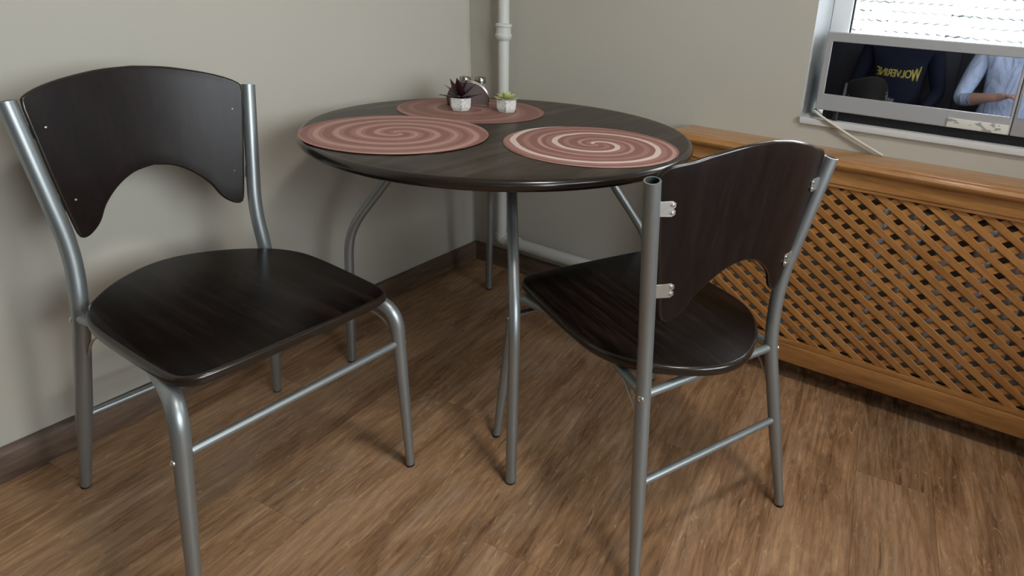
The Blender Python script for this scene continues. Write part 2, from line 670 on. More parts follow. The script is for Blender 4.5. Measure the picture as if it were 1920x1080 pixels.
def window(name, hole, axis, at, mullions, label_sill=True):
    h0, h1, z0, z1 = hole
    w = empty(name, ((h0 + h1) / 2, at, z0) if axis == 'x' else (at, (h0 + h1) / 2, z0))
    tag(w, kind='structure')
    off = w.location

    def member(nm, a0, a1, d0, d1, c0, c1, material='pvc', bev=.004):
        dims = (a0, a1, at + d0, at + d1, c0, c1) if axis == 'x' else (at + d0, at + d1, a0, a1, c0, c1)
        o = boxobj(nm, dims, material, None, bev)
        o.data.transform(Matrix.Translation(-off))
        o.parent = w
        return o
    fw = .060
    g = .001
    member('jamb', h0 + g, h0 + fw, .245, .31, z0 + .02, z1 - g)
    member('jamb', h1 - fw, h1 - g, .245, .31, z0 + .02, z1 - g)
    member('head_rail', h0 + fw, h1 - fw, .245, .31, z1 - fw, z1 - g)
    member('bottom_rail', h0 + fw, h1 - fw, .245, .31, z0 + .02, z0 + .02 + fw)
    xs = [h0 + fw] + [h0 + (h1 - h0) * k for k in mullions] + [h1 - fw]
    for k in mullions:
        x = h0 + (h1 - h0) * k
        member('mullion', x - .04, x + .04, .245, .31, z0 + .02 + fw, z1 - fw)
    for a, b in zip(xs, xs[1:]):
        a2 = a + (.04 if a != xs[0] else 0)
        b2 = b - (.04 if b != xs[-1] else 0)
        member('pane', a2 - .004, b2 + .004, .275, .2795, z0 + .02 + fw - .004, z1 - fw + .004, 'pane', 0)
        member('seal', a2, a2 + .005, .262, .2745, z0 + .02 + fw, z1 - fw, 'dark_plastic', 0)
    return w, member


w1, member = window('window_1', WIN1, 'x', 0., [.62])
member('sill', WIN1[0] + .001, WIN1[1] - .001, -.012, .250, WIN1[2] - .018, WIN1[2] + .001, 'sill', .003)
w2, member2 = window('window_2', WIN2, 'y', ROOM_X, [.5])
member2('sill', WIN2[0] + .001, WIN2[1] - .001, -.03, .250, WIN2[2] - .004, WIN2[2] + .018, 'sill', .003)

# ------------------------------------------------------------------ outside: neighbour's corrugated roof
tag(boxobj('ground', (-30, 40, -30, 40, -4.2, -4.0), 'ground'), kind='structure')


def corrugated_roof():
    root = empty('neighbour_roof', (2.0, 7.2, -4.0))
    tag(root, 'pale corrugated sheet roof of the building outside the window', 'roof')
    slope = math.radians(24)
    sw, sl, waves = 1.12, .44, 8
    pitch_x, pitch_s = 1.02, .36
    nx, amp = waves * 4, .011
    bm = bmesh.new()
    rows = []
    for q, (s, dz) in enumerate(((0, .010), (sl, 0.))):
        top = [bm.verts.new((-sw / 2 + sw * i / nx, s, dz + amp * math.cos(2 * math.pi * waves * i / nx))) for i in range(nx + 1)]
        bot = [bm.verts.new((-sw / 2 + sw * i / nx, s, dz - .009 + amp * math.cos(2 * math.pi * waves * i / nx))) for i in range(nx + 1)]
        rows.append((top, bot))
    (t0, b0), (t1, b1) = rows
    for i in range(nx):
        bm.faces.new((t0[i], t0[i + 1], t1[i + 1], t1[i]))
        bm.faces.new((b0[i + 1], b0[i], b1[i], b1[i + 1]))
        bm.faces.new((b0[i], b0[i + 1], t0[i + 1], t0[i]))
        bm.faces.new((t1[i], t1[i + 1], b1[i + 1], b1[i]))
    bm.faces.new((b0[0], t0[0], t1[0], b1[0]))
    bm.faces.new((t0[nx], b0[nx], b1[nx], t1[nx]))
    rng = random.Random(3)
    proto = None
    for r in range(8):
        for c in range(-4, 6):
            if proto is None:
                o = proto = new('roof_sheet', bm, 'roof', root, smooth=True)
            else:
                o = proto.copy()
                C.objects.link(o)
            s = r * pitch_s
            o.parent = root
            o.location = (c * pitch_x + rng.uniform(-.01, .01) + (.3 if r % 2 else 0), s * math.cos(slope), 4.55 + s * math.sin(slope) + r * .003 + rng.uniform(0, .006) + (c % 2) * .012)
            o.rotation_euler = (slope, rng.uniform(-.004, .004), rng.uniform(-.006, .006))
    bw = boxobj('house_wall', (-4.5, 5.6, .35, 2.4, 0, 4.50), M['ground'], root)


corrugated_roof()

# ------------------------------------------------------------------ ceiling lamp over the middle of the room
def ceiling_lamp(x, y):
    root = empty('ceiling_lamp', (x, y, ROOM_Z))
    tag(root, 'round frosted ceiling lamp over the middle of the room', 'lamp')
    bm = bmesh.new()
    lathe(bm, [(0, 0), (.17, 0), (.175, -.005), (.175, -.022), (.165, -.028), (0, -.028)], 40)
    new('base', bm, 'pvc', root, smooth=True)
    gm = mat('frosted_lamp_glass', (.9, .9, .88), .5)
    b = gm.node_tree.nodes['Principled BSDF']
    b.inputs['Emission Color'].default_value = (1, .95, .88, 1)
    b.inputs['Emission Strength'].default_value = 1.5
    bm = bmesh.new()
    lathe(bm, [(.160, -.0285), (.158, -.045), (.135, -.072), (.085, -.090), (0, -.098)], 40)
    new('shade', bm, gm, root, smooth=True)
    l = bpy.data.lights.new('ceiling_lamp_light', 'AREA')
    l.shape = 'DISK'
    l.size = .28
    l.energy = LAMP_W
    l.color = (1, .95, .88)
    o = bpy.data.objects.new('ceiling_lamp_light', l)
    o.location = (x, y, ROOM_Z - .101)
    C.objects.link(o)


ceiling_lamp(1.85, -1.25)

# ------------------------------------------------------------------ heating pipe
pipe = empty('heating_pipe', (.178, -.042, 0))
tag(pipe, 'white painted heating riser pipe in the corner with a branch to the radiator', 'pipe')
tubeobj('riser', [(.008, 0, .165), (.004, 0, .8), (-.006, 0, 1.3), (-.006, 0, ROOM_Z - .002)], .0205, 'pipe', pipe, 20)
bm = bmesh.new()
lathe(bm, [(.0207, -.034), (.024, -.030), (.030, -.022), (.0315, -.012), (.030, -.008), (.0275, -.006), (.0275, .016), (.031, .019), (.031, .027), (.0275, .030), (.0207, .031)], 24, (0, 0, .972))
new('coupling', bm, 'pipe', pipe, smooth=True)
tubeobj('branch', smooth_path([(.008, 0, .17), (.008, 0, .139), (.06, 0, .139), (1.385, 0, .135)], .03), .0235, 'pipe', pipe, 20)
bm = bmesh.new()
lathe(bm, [(.0238, -.02), (.028, -.018), (.028, .018), (.0238, .02)], 20, (.075, 0, .139), Matrix.Rotation(math.pi / 2, 3, 'Y'))
new('elbow_collar', bm, 'pipe', pipe, smooth=True)

# ------------------------------------------------------------------ radiator behind the lattice
rad = empty('radiator', (1.58, -.084, .10))
tag(rad, 'pale ribbed column radiator glimpsed behind the wooden lattice', 'radiator')
sec = None
for k in range(10):
    if sec is None:
        bm = bmesh.new()
        prof = [(.010, .06), (.016, .075), (.0215, .10), (.0215, .49), (.016, .515), (.010, .53)]
        for yy in (-.024, .024):
            lathe(bm, prof, 14, (0, yy, 0))
        box(bm, -.012, .012, -.03, .03, .07, .115, .006)
        box(bm, -.012, .012, -.03, .03, .475, .52, .006)
        sec = new('section', bm, 'radiator', rad, smooth=True)
        o = sec
    else:
        o = sec.copy()
        C.objects.link(o)
        o.parent = rad
    o.location = (.0867 * k, 0, 0)
for z in (.092, .498):
    tubeobj('header', [(-.03, 0, z), (.82, 0, z)], .016, 'radiator', rad)

# ------------------------------------------------------------------ radiator cover
RX0, RX1 = .955, 2.62
PY0 = -.150                       # front face of rails
cover = empty('radiator_cover', (1.8, -.075, 0))
tag(cover, 'varnished wooden radiator cover with diagonal lattice front under the window', 'radiator cover')
CO = Vector(cover.location)


def cover_part(name, bm, material='orange_wood', smooth=False):
    o = new(name, bm, material, None, smooth)
    o.data.transform(Matrix.Translation(-CO))
    o.parent = cover
    return o


# shelf with moulded front edge, left end slightly raked and round-cornered
prof = [(-.001, .713), (-.146, .713), (-.150, .704), (-.160, .704), (-.168, .708), (-.173, .714), (-.174, .720),
        (-.171, .7255), (-.165, .7275), (-.1605, .7275), (-.1595, .7315), (-.155, .733), (-.001, .733)]
bm = bmesh.new()
secs = []
for x_of in (lambda y: .950 + y * .20 + (.030 * max(0, (-y - .13) / .044) ** 2), lambda y: RX1):
    secs.append([bm.verts.new((x_of(y), y, z)) for y, z in prof])
n = len(prof)
for k in range(n):
    bm.faces.new((secs[0][k], secs[0][(k + 1) % n], secs[1][(k + 1) % n], secs[1][k]))
bm.faces.new(secs[0])
bm.faces.new(list(reversed(secs[1])))
cover_part('shelf', bm, smooth=True)

# apron board with a rounded lower corner and a small bead under it
bm = bmesh.new()
ol = [(.985, .7125), (.985, .690)] + [(.985 + .026 * (1 - math.cos(a)), .690 - .026 * math.sin(a)) for a in (.3, .7, 1.1, 1.5)] + [(1.04, .6615), (RX1 - .02, .6615), (RX1 - .02, .7125)]
prism(bm, [(x, z) for x, z in ol], 0, .016, .002, 1)
for v in bm.verts:
    v.co = Vector((v.co.x, PY0 - v.co.z + .012, v.co.y))
cover_part('apron', bm)
bm = bmesh.new()
box(bm, 1.0, RX1 - .02, PY0 - .001, -.131, .652, .6612, .002)
cover_part('bead', bm, smooth=True)
bm = bmesh.new()
box(bm, 1.0, RX1 - .02, PY0 - .004, -.130, .072, .130, .003)
cover_part('bottom_rail', bm, smooth=True)
bm = bmesh.new()
box(bm, 1.0, RX1 - .02, PY0 + .001, -.130, .1302, .145, .004)
cover_part('bead', bm, smooth=True)
for xs in (.985, RX1 - .085):
    bm = bmesh.new()
    box(bm, xs + .002, xs + .045, PY0 + .004, -.130, .1455, .6515, .002)
    cover_part('stile', bm, 'orange_wood', True)
for xs in (.987, RX1 - .042):
    bm = bmesh.new()
    box(bm, xs, xs + .016, -.129, -.012 if xs < 1.2 else -.001, .072 if xs > 1.2 else .20, .7125)
    cover_part('side_panel', bm)

# lattice slats, each its own piece
LX0, LX1, LZ0, LZ1 = 1.012, RX1 - .05, .137, .6575
K = .0435 / .0645
ca = math.atan(K)


def slats(sign, c0, y0, y1):
    lo = min(LZ0 + sign * K * LX0, LZ0 + sign * K * LX1, LZ1 + sign * K * LX0, LZ1 + sign * K * LX1)
    hi = max(LZ0 + sign * K * LX0, LZ0 + sign * K * LX1, LZ1 + sign * K * LX0, LZ1 + sign * K * LX1)
    k0, k1 = math.ceil((lo - c0) / .0435), math.floor((hi - c0) / .0435)
    hw = .0114
    for k in range(k0, k1 + 1):
        c = c0 + .0435 * k
        line = lambda x, d: (x, c + d - sign * K * x)
        poly = [line(LX0 - 1, -hw), line(LX1 + 1, -hw), line(LX1 + 1, hw), line(LX0 - 1, hw)]
        poly = clip_rect(poly, LX0, LX1, LZ0, LZ1)
        if len(poly) < 3:
            continue
        cx = sum(p[0] for p in poly) / len(poly)
        cz = sum(p[1] for p in poly) / len(poly)
        ang = -sign * ca
        bm = bmesh.new()
        pts = []
        for x, z in poly:
            dx, dz = x - cx, z - cz
            pts.append((dx * math.cos(ang) + dz * math.sin(ang), -dx * math.sin(ang) + dz * math.cos(ang)))
        prism(bm, pts, 0, y1 - y0, .0008, 1)
        for v in bm.verts:
            v.co = Vector((v.co.x, v.co.z, v.co.y))
        o = new('slat', bm, 'slat_wood', cover)
        o.location = Vector((cx, y0, cz)) - CO
        o.rotation_euler = (0, -ang, 0)


slats(1, 1.6822 + .02175, -.1435, -.1393)
slats(-1, -.4221 + .02175, -.1391, -.1350)

# ------------------------------------------------------------------ round dining table
TX, TY, TR, TH = .616, -.573, .521, .75
table = empty('dining_table', (TX, TY, 0), math.radians(-2))
tag(table, 'round dark wood-grain dining table on four bent silver legs', 'table')
bm = bmesh.new()
prof = [(0, TH - .028), (TR - .03, TH - .028)]
for k in range(9):
    a = -math.pi / 2 + math.pi * k / 8
    prof.append((TR - .013 + .013 * math.cos(a), TH - .0135 + .0135 * math.sin(a)))
prof += [(TR - .05, TH), (0, TH)]
lathe(bm, prof, 96)
bm.normal_update()
for f_ in bm.faces:
    if abs(f_.normal.z) < .985:
        f_.material_index = 1
new('tabletop', bm, ['tabletop', 'edge'], table, smooth=True)
trz = Matrix.Rotation(math.radians(2), 3, 'Z')
feet = {'front': (.949, -.952), 'left': (.243, -.828), 'back': (.259, -.206), 'right': (.985, -.322)}
zk = .425
for kname, (fx, fy) in feet.items():
    f = Vector((fx - TX, fy - TY, 0))
    inw = -f.normalized()
    s_ = .47 if kname in ('left', 'right') else .5
    k0 = f + inw * .012
    path = [f, k0 + Vector((0, 0, zk)), f * (1 - s_) + Vector((0, 0, TH - .045)), f * (1 - s_) * .55 + Vector((0, 0, TH - .040))]
    path = smooth_path(path, [0, .07, .05, 0])
    path = [trz @ p for p in path]
    path[0].z = .006
    lg = tubeobj('leg', path, lambda u: .0128, 'metal', table, 18)
    q = trz @ f
    bm = bmesh.new()
    lathe(bm, [(0, 0), (.0105, 0), (.0126, .003), (.0126, .012), (0, .012)], 16, (q.x, q.y, 0))
    new('foot_cap', bm, 'rubber', lg, smooth=True)
bm = bmesh.new()
lathe(bm, [(0, TH - .050), (.13, TH - .050), (.135, TH - .045), (.135, TH - .0285), (0, TH - .0285)], 32)
new('leg_mount', bm, 'metal', table, smooth=True)

# ------------------------------------------------------------------ placemats


def placemat(name, x, y, z, rz, material, label):
    bm = bmesh.new()
    lathe(bm, [(0, 0), (.2235, 0), (.2245, .0006), (.2235, .0014), (.12, .0014), (0, .0014)], 80)
    o = new(name, bm, material)
    o.location = (x, y, z)
    o.rotation_euler = (0, 0, rz)
    return tag(o, label, 'placemat', 'round spiral placemats on the table')


placemat('placemat', .374, -.437, TH + .0004, .6, 'mat_brown', 'round brown-rose spiral placemat under the plant pots')
placemat('placemat', .481, -.836, TH + .0020, 2.4, 'mat_rose', 'round dusty rose spiral placemat nearest the left chair')
placemat('placemat', .898, -.581, TH + .0004, 4.0, 'mat_pale', 'round rose placemat with pale spiral, nearest the right chair')

# ------------------------------------------------------------------ small things on the table
ZM = TH + .0019


def pot(x, y, rz, label, grp):
    root = empty('potted_succulent', (x, y, ZM), rz)
    tag(root, label, 'plant', grp)
    bm = bmesh.new()
    n = 6
    pr = [(0, 0), (.027, 0), (.0335, .012), (.0345, .040), (.030, .040), (.0285, .034), (0, .034)]
    lathe(bm, pr, n)
    bmesh.ops.bevel(bm, geom=[e for e in bm.edges if e.calc_length() > .006], offset=.0012, segments=1, affect='EDGES')
    new('pot', bm, 'stone', root)
    bm = bmesh.new()
    lathe(bm, [(0, .0375), (.012, .037), (.0275, .0348)], 12)
    new('soil', bm, 'soil', root, smooth=True)
    return root


def leaf(bm, base, yaw, tilt0, curl, length, width, thick, n=7, point=.25):
    """A curved fleshy leaf: spine bends upward or outward, lens-shaped section."""
    p = Vector(base)
    a = tilt0
    d = Vector((math.cos(yaw), math.sin(yaw), 0))
    side = Vector((-math.sin(yaw), math.cos(yaw), 0))
    rings = []
    for i in range(n + 1):
        u = i / n
        w = width * (math.sin(math.pi * min(1, (u + .25) / 1.25) ** 1.1) if u < 1 else 0) * .5
        w = max(w, width * .015)
        fwd = d * math.cos(a) + Vector((0, 0, 1)) * math.sin(a)
        up = -d * math.sin(a) + Vector((0, 0, 1)) * math.cos(a)
        th = thick * (1 - u * .8)
        rings.append([bm.verts.new(p + side * w), bm.verts.new(p + up * th * .35 - up * th * .2), bm.verts.new(p - side * w), bm.verts.new(p - up * th)])
        p = p + fwd * length / n
        a += curl / n
    for r0, r1 in zip(rings, rings[1:]):
        for k in range(4):
            bm.faces.new((r0[k], r0[(k + 1) % 4], r1[(k + 1) % 4], r1[k]))
    bm.faces.new(rings[0])
    bm.faces.new(list(reversed(rings[-1])))


p1 = pot(.362, -.478, .35, 'small white stone pot with spiky burgundy succulent', 'potted succulents on the back placemat')
rng = random.Random(5)
for i in range(16):
    bm = bmesh.new()
    ring = 0 if i < 8 else (1 if i < 13 else 2)
    yaw = i * 2.399 + rng.uniform(-.2, .2)
    tilt = (.10, .55, 1.15)[ring] + rng.uniform(-.1, .1)
    leaf(bm, (0, 0, .040 + ring * .004), yaw, tilt, (.05, .15, .1)[ring] + rng.uniform(-.3, .3), (.066, .062, .056)[ring] * rng.uniform(.8, 1.12), .020, .005)
    new('leaf', bm, 'burgundy', p1, smooth=True)
p2 = pot(.468, -.385, .1, 'small white stone pot with pale green rosette succulent', 'potted succulents on the back placemat')
for i in range(22):
    bm = bmesh.new()
    ring = 0 if i < 8 else (1 if i < 15 else 2)
    yaw = i * 2.399
    leaf(bm, (0, 0, .040 + ring * .005), yaw, (-.02, .16, .55)[ring], (.30, .35, .6)[ring], (.043, .034, .018)[ring], (.028, .025, .016)[ring], .005)
    new('leaf', bm, 'succulent', p2, smooth=True)

# half-round napkin holder
nh = empty('napkin_holder', (.312, -.386, ZM), math.radians(41))
tag(nh, 'half-round brushed steel napkin holder behind the burgundy plant', 'napkin holder')
for yy in (-.018, .016):
    bm = bmesh.new()
    R_ = .066
    ol = [(-R_, 0), (R_, 0)] + [(R_ * math.cos(a), .012 + (R_ - .006) * math.sin(a)) for a in [math.pi * k / 24 for k in range(25)]]
    prism(bm, ol, 0, .0018, .0004, 1)
    for v in bm.verts:
        v.co = Vector((v.co.x, yy + v.co.z, v.co.y + .003))
    pl = new('side_plate', bm, 'bronze_steel', nh, smooth=True)
    arc = [(R_ * math.cos(a), yy + .0009, .015 + (R_ - .006) * math.sin(a)) for a in [math.pi * k / 28 for k in range(29)]]
    tubeobj('rim', arc, .0030, 'bronze_steel', pl, 8)
boxobj('base_plate', (-.066, .066, -.018, .0178, 0, .003), 'bronze_steel', nh, .0008)


def shaker(x, y, fill, label):
    root = empty('shaker', (x, y, ZM))
    tag(root, label, 'shaker', 'salt and pepper shakers on the table')
    bm = bmesh.new()
    lathe(bm, [(0, 0), (.016, 0), (.0185, .002), (.0185, .048), (.0165, .058), (.0145, .064), (.0145, .068), (.0125, .068), (.0125, .062), (.016, .048), (.0165, .005), (0, .004)], 24)
    new('jar', bm, 'shaker_glass', root, smooth=True)
    bm = bmesh.new()
    lathe(bm, [(0, .0045), (.0158, .0055), (.0152, .036), (0, .038)], 20)
    new('contents', bm, fill, root, smooth=True)
    bm = bmesh.new()
    lathe(bm, [(.0165, .064), (.0192, .0645), (.0192, .070), (.0180, .071), (.0192, .072), (.0190, .080), (.0165, .0835), (.006, .0848), (0, .085)], 24)
    lid = new('lid', bm, 'chrome', root, smooth=True)
    bm = bmesh.new()
    for k in range(5):
        a = 2 * math.pi * k / 5
        lathe(bm, [(0, .0005), (.0011, .0005), (.0011, -.0008), (0, -.0008)], 8, (.007 * math.cos(a), .007 * math.sin(a), .0846))
    new('holes', bm, 'dark_plastic', lid)


shaker(.268, -.352, 'salt', 'glass shaker with metal lid, left one behind the napkin holder')
shaker(.304, -.318, 'salt', 'glass shaker with metal lid, right one behind the napkin holder')

# ------------------------------------------------------------------ chairs
TUBE = .0148


def lerp(a, b, u):
    return a + (b - a) * u


def chair(loc, rz, p, label):
    root = empty('dining_chair', (loc[0], loc[1], 0), rz)
    tag(root, label, 'chair', 'dining chairs at the round table')
    hs = p['hs']
    # seat
    half = [(.303, .0), (.303, .08), (.301, .150), (.296, .180), (.282, .199), (.255, .208), (.19, .2125), (.11, .2155), (.03, .2165),
            (-.03, .212), (-.085, .194), (-.13, .163), (-.17, .122), (-.20, .075), (-.216, .036), (-.221, .0)]
    half = [(d + p.get('seat_dd', 0) * (1 if d > 0 else 0), w * p.get('seat_ws', 1)) for d, w in half]
    pts = half + [(d, -w) for d, w in reversed(half[1:-1])]
    ol = [(v.x, v.y) for v in spline([(a, b, 0) for a, b in pts], 3)]
    bm = bmesh.new()
    prism(bm, ol, hs - .021, hs, .0065, 3)
    bm.normal_update()
    for f_ in bm.faces:
        if abs(f_.normal.z) < .985:
            f_.material_index = 1
    new('seat', bm, ['espresso', 'edge'], root, smooth=True)
    # rear legs and back posts, one tube each
    rear = {}
    for s in (1, -1):
        foot = Vector((-p['dr'], s * p['wr'], 0))
        seat = Vector((-p['ds'], s * p['ws'], hs - .03))
        kink = Vector((-p['dk'], s * p['wk'], p['hk']))
        top = Vector((-p['dt'], s * p['wt'], p['ht']))
        rear[s] = (foot, seat, kink, top)
        path = smooth_path([foot + Vector((0, 0, .004)), foot.lerp(seat, .4), seat, kink, top], [0, .02, .06, .06, 0], 7)
        bm = bmesh.new()
        rg = tube(bm, path, lambda u: lerp(.0098, TUBE, min(1, u / .24)), 20, cap1=False)
        d = (path[-1] - path[-2]).normalized()
        inner = [bm.verts.new(path[-1] + (v.co - path[-1]) * .80 + d * .0003) for v in rg[-1]]
        deep = [bm.verts.new(v.co - d * .030) for v in inner]
        n = len(inner)
        for k in range(n):
            bm.faces.new((rg[-1][k], rg[-1][(k + 1) % n], inner[(k + 1) % n], inner[k]))
            f_ = bm.faces.new((inner[k], inner[(k + 1) % n], deep[(k + 1) % n], deep[k]))
            f_.material_index = 1
        bm.faces.new(deep).material_index = 1
        leg = new('rear_leg', bm, ['metal', 'inside'], root, smooth=True)
        bm = bmesh.new()
        lathe(bm, [(0, 0), (.0085, 0), (.0100, .002), (.0101, .007), (0, .007)], 14, foot)
        new('foot_cap', bm, 'rubber', leg, smooth=True)

    def rear_at(s, h):
        f, st = rear[s][0], rear[s][1]
        return f.lerp(st, h / st.z)
    # front legs: flattened end screwed under the seat, bend, straight down
    front = {}
    for s in (1, -1):
        foot = Vector((p['df'], s * p['wf'], 0))
        knee = Vector((p['kd'], s * p['kw'], hs - .038))
        tip = Vector((.125, s * .178, hs - .030))
        front[s] = (foot, knee)
        path = smooth_path([tip, tip.lerp(knee, .3), knee, foot + Vector((0, 0, .004))], [0, .03, .085, 0], 9)
        bm = bmesh.new()
        tube(bm, path, lambda u: lerp(TUBE, .0098, max(0, (u - .72) / .28)), 20,
             squash=lambda u: (1.15, .5) if u < .02 else ((lerp(1.15, 1, min(1, u / .25)), lerp(.5, 1, min(1, u / .25)))))
        leg = new('front_leg', bm, 'metal', root, smooth=True)
        bm = bmesh.new()
        lathe(bm, [(0, 0), (.0085, 0), (.0100, .002), (.0101, .007), (0, .007)], 14, foot)
        new('foot_cap', bm, 'rubber', leg, smooth=True)
        screw('screw', tip + Vector((.02, s * .0165, -.006)), (0, s, 0), .0055, leg)
        q = knee.lerp(foot, 1 - (p['hcf'] - .006) / knee.z)
        screw('screw', q + Vector((0, s * (TUBE - .0005), 0)), (0, s, 0), .0052, leg)

    def front_at(s, h):
        f, k = front[s]
        return f.lerp(k, h / k.z)
    tubeobj('front_stretcher', [front_at(-1, p['hcf']) + Vector((0, TUBE * .85, 0)), front_at(1, p['hcf']) - Vector((0, TUBE * .85, 0))], .0082, 'metal', root, 14)
    tubeobj('rear_stretcher', [rear_at(-1, p['hcb']) + Vector((0, TUBE * .8, 0)), rear_at(1, p['hcb']) - Vector((0, TUBE * .8, 0))], .0082, 'metal', root, 14)
    hr = hs - .046
    tubeobj('seat_rail', [rear_at(-1, hr) + Vector((0, TUBE * .8, 0)), rear_at(1, hr) - Vector((0, TUBE * .8, 0))], .0092, 'metal', root, 14)
    for s in (1, -1):
        a = rear_at(s, hr + .004)
        bm = bmesh.new()
        tube(bm, [a + Vector((.010, 0, 0)), a + Vector((.05, -s * .003, .003)), Vector((.0, s * .168, hs - .0275))], lambda u: lerp(.0115, .010, u), 14,
             squash=lambda u: (1, lerp(1, .5, u)))
        new('seat_support', bm, 'metal', root, smooth=True)
        screw('screw', rear_at(s, hr) + Vector((-TUBE * .55, s * TUBE * .82, 0)), (-.55, s, 0), .0068, root)
        # thin wire braces
        b0 = rear_at(s, hs - .135)
        tubeobj('wire_brace', spline([b0 + Vector((.010, -s * .006, 0)), b0 + Vector((.05, -s * .010, .055)), Vector((-.04, s * .160, hs - .040)), Vector((.0, s * .155, hs - .024))], 5, False), .0024, 'bracket', root, 8)
        b1 = front_at(s, p['hcf'] + .015)
        tubeobj('wire_brace', spline([b1 + Vector((-.012, -s * .006, 0)), b1 + Vector((-.05, -s * .015, .045)), Vector((.13, s * .158, hs - .034)), Vector((.09, s * .155, hs - .024))], 5, False), .0024, 'bracket', root, 8)
    # curved backrest panel
    hl, hcn, harch, htop = p['hl'], p['hcn'], p['harch'], p['htop']

    def tubeline(h):
        k, t_ = rear[1][2], rear[1][3]
        return k.lerp(t_, (h - k.z) / (t_.z - k.z))

    def edge_w(h):
        return tubeline(h).y - TUBE - .002
    wmax = edge_w(hcn) - .001
    wl = edge_w(hl + .03) - .004
    low = spline([(0, harch, 0), (.037, harch - .008, 0), (.070, harch - .029, 0), (.098, lerp(harch, hl, .52), 0), (.114, lerp(harch, hl, .78), 0),
                  (.128, hl + .009, 0), (.143, hl, 0), (.155, hl + .002, 0), (wl, hl + .02, 0), (edge_w(hl + .12), hl + .12, 0), (edge_w(hcn - .06), hcn - .06, 0), (wmax, hcn - .008, 0)], 5, False)
    e_ = htop - hcn
    high = spline([(0, htop, 0), (.06, htop - .10 * e_, 0), (.12, htop - .37 * e_, 0), (.155, htop - .60 * e_, 0), (wmax - .020, htop - .80 * e_, 0),
                   (wmax - .006, htop - 1.0 * e_, 0), (wmax, htop - 1.18 * e_, 0)], 6, False)

    def at(curve, w):
        for a, b in zip(curve, curve[1:]):
            if a.x <= w <= b.x and b.x > a.x:
                return a.y + (b.y - a.y) * (w - a.x) / (b.x - a.x)
        return curve[-1].y
    ws = sorted({round(v.x, 5) for v in low if v.x <= wmax} | {round(wmax - .02 * (1 - math.sin(math.pi / 2 * k / 5)), 5) for k in range(6)} | {.02, .05, .09})
    ws = [w for i, w in enumerate(ws) if i == 0 or w - ws[i - 1] > .0012]
    ws = [-w for w in reversed(ws[1:])] + ws
    bow, thick, nv = p['bow'], .0105, 9
    lo_ = [(w, at(low, abs(w))) for w in ws]
    hi_ = [(w, max(at(high, abs(w)), at(low, abs(w)) + .004)) for w in ws]
    loop = lo_ + hi_[::-1]
    m_ = len(loop)
    nrm = []
    for q in range(m_):
        tx_, tz_ = loop[(q + 1) % m_][0] - loop[q - 1][0], loop[(q + 1) % m_][1] - loop[q - 1][1]
        ln = math.hypot(tx_, tz_) or 1
        nrm.append((tz_ / ln, -tx_ / ln))                     # outward
    rr_, sg = .0046, 4
    levels = [(rr_ * (1 - math.sin(math.pi / 2 * k / sg)), -thick / 2 + rr_ * (1 - math.cos(math.pi / 2 * k / sg))) for k in range(sg + 1)]
    levels += [(i_, -o_) for i_, o_ in reversed(levels)]

    def place(w, h, off):
        return Vector((tubeline(h).x + .004 - bow * (1 - (w / .20) ** 2) + off, w, h))
    bm = bmesh.new()
    rings = []
    for ins, off in levels:
        rings.append([bm.verts.new(place(c_[0] - n_[0] * ins, c_[1] - n_[1] * ins, off)) for c_, n_ in zip(loop, nrm)])
    for a, b in zip(rings, rings[1:]):
        for k in range(m_):
            bm.faces.new((a[k], a[(k + 1) % m_], b[(k + 1) % m_], b[k])).material_index = 1
    nc = len(ws)
    for ring, off in ((rings[0], levels[0][1]), (rings[-1], levels[-1][1])):
        cols = []
        for i_ in range(nc):
            a, b = ring[i_], ring[m_ - 1 - i_]
            col = [a]
            for k in range(1, nv):
                u = k / nv
                col.append(bm.verts.new(place(lerp(a.co.y, b.co.y, u), lerp(a.co.z, b.co.z, u), off)))
            cols.append(col + [b])
        for c0_, c1_ in zip(cols, cols[1:]):
            for k in range(nv):
                bm.faces.new((c0_[k], c1_[k], c1_[k + 1], c0_[k + 1]))
        for c_ in (cols[0], cols[-1]):                          # close the sliver between the column and the rim edge
            bm.faces.new(c_)
    back = new('backrest', bm, ['espresso_back', 'edge'], root, smooth=True)
    # brackets
    for s in (1, -1):
        for h in (hcn - .066, hl + .070):
            c = tubeline(h)
            c.y *= s
            dback = c.x + .004 - bow * (1 - ((abs(c.y) - .035) / .20) ** 2) - thick / 2
            bm = bmesh.new()
            ol = [(0, -.013), (.030, -.014), (.036, -.010), (.036, -.003), (.032, 0), (.036, .003), (.036, .010), (.030, .014), (0, .013)]
            prism(bm, ol, 0, .0020, .0004, 1)
            w0 = abs(c.y) - TUBE * .55
            for v in bm.verts:
                u, z_, q = v.co.x, v.co.y, v.co.z
                wq = w0 - u
                dq = c.x + .004 - bow * (1 - (wq / .20) ** 2) - thick / 2 - .0022
                v.co = Vector((dq + q, s * wq, h + z_))
            br = new('bracket', bm, 'bracket', root)
            for dz in (-.007, .007):
                wq = w0 - .030
                dq = c.x + .004 - bow * (1 - (wq / .20) ** 2)
                screw('screw', (dq - thick / 2 - .0022, s * wq, h + dz), (-1, 0, 0), .0035, br)
            screw('screw', (dq + thick / 2 - .001, s * wq, h + .007), (1, 0, 0), .0024, br, depth=.0012)
    return root


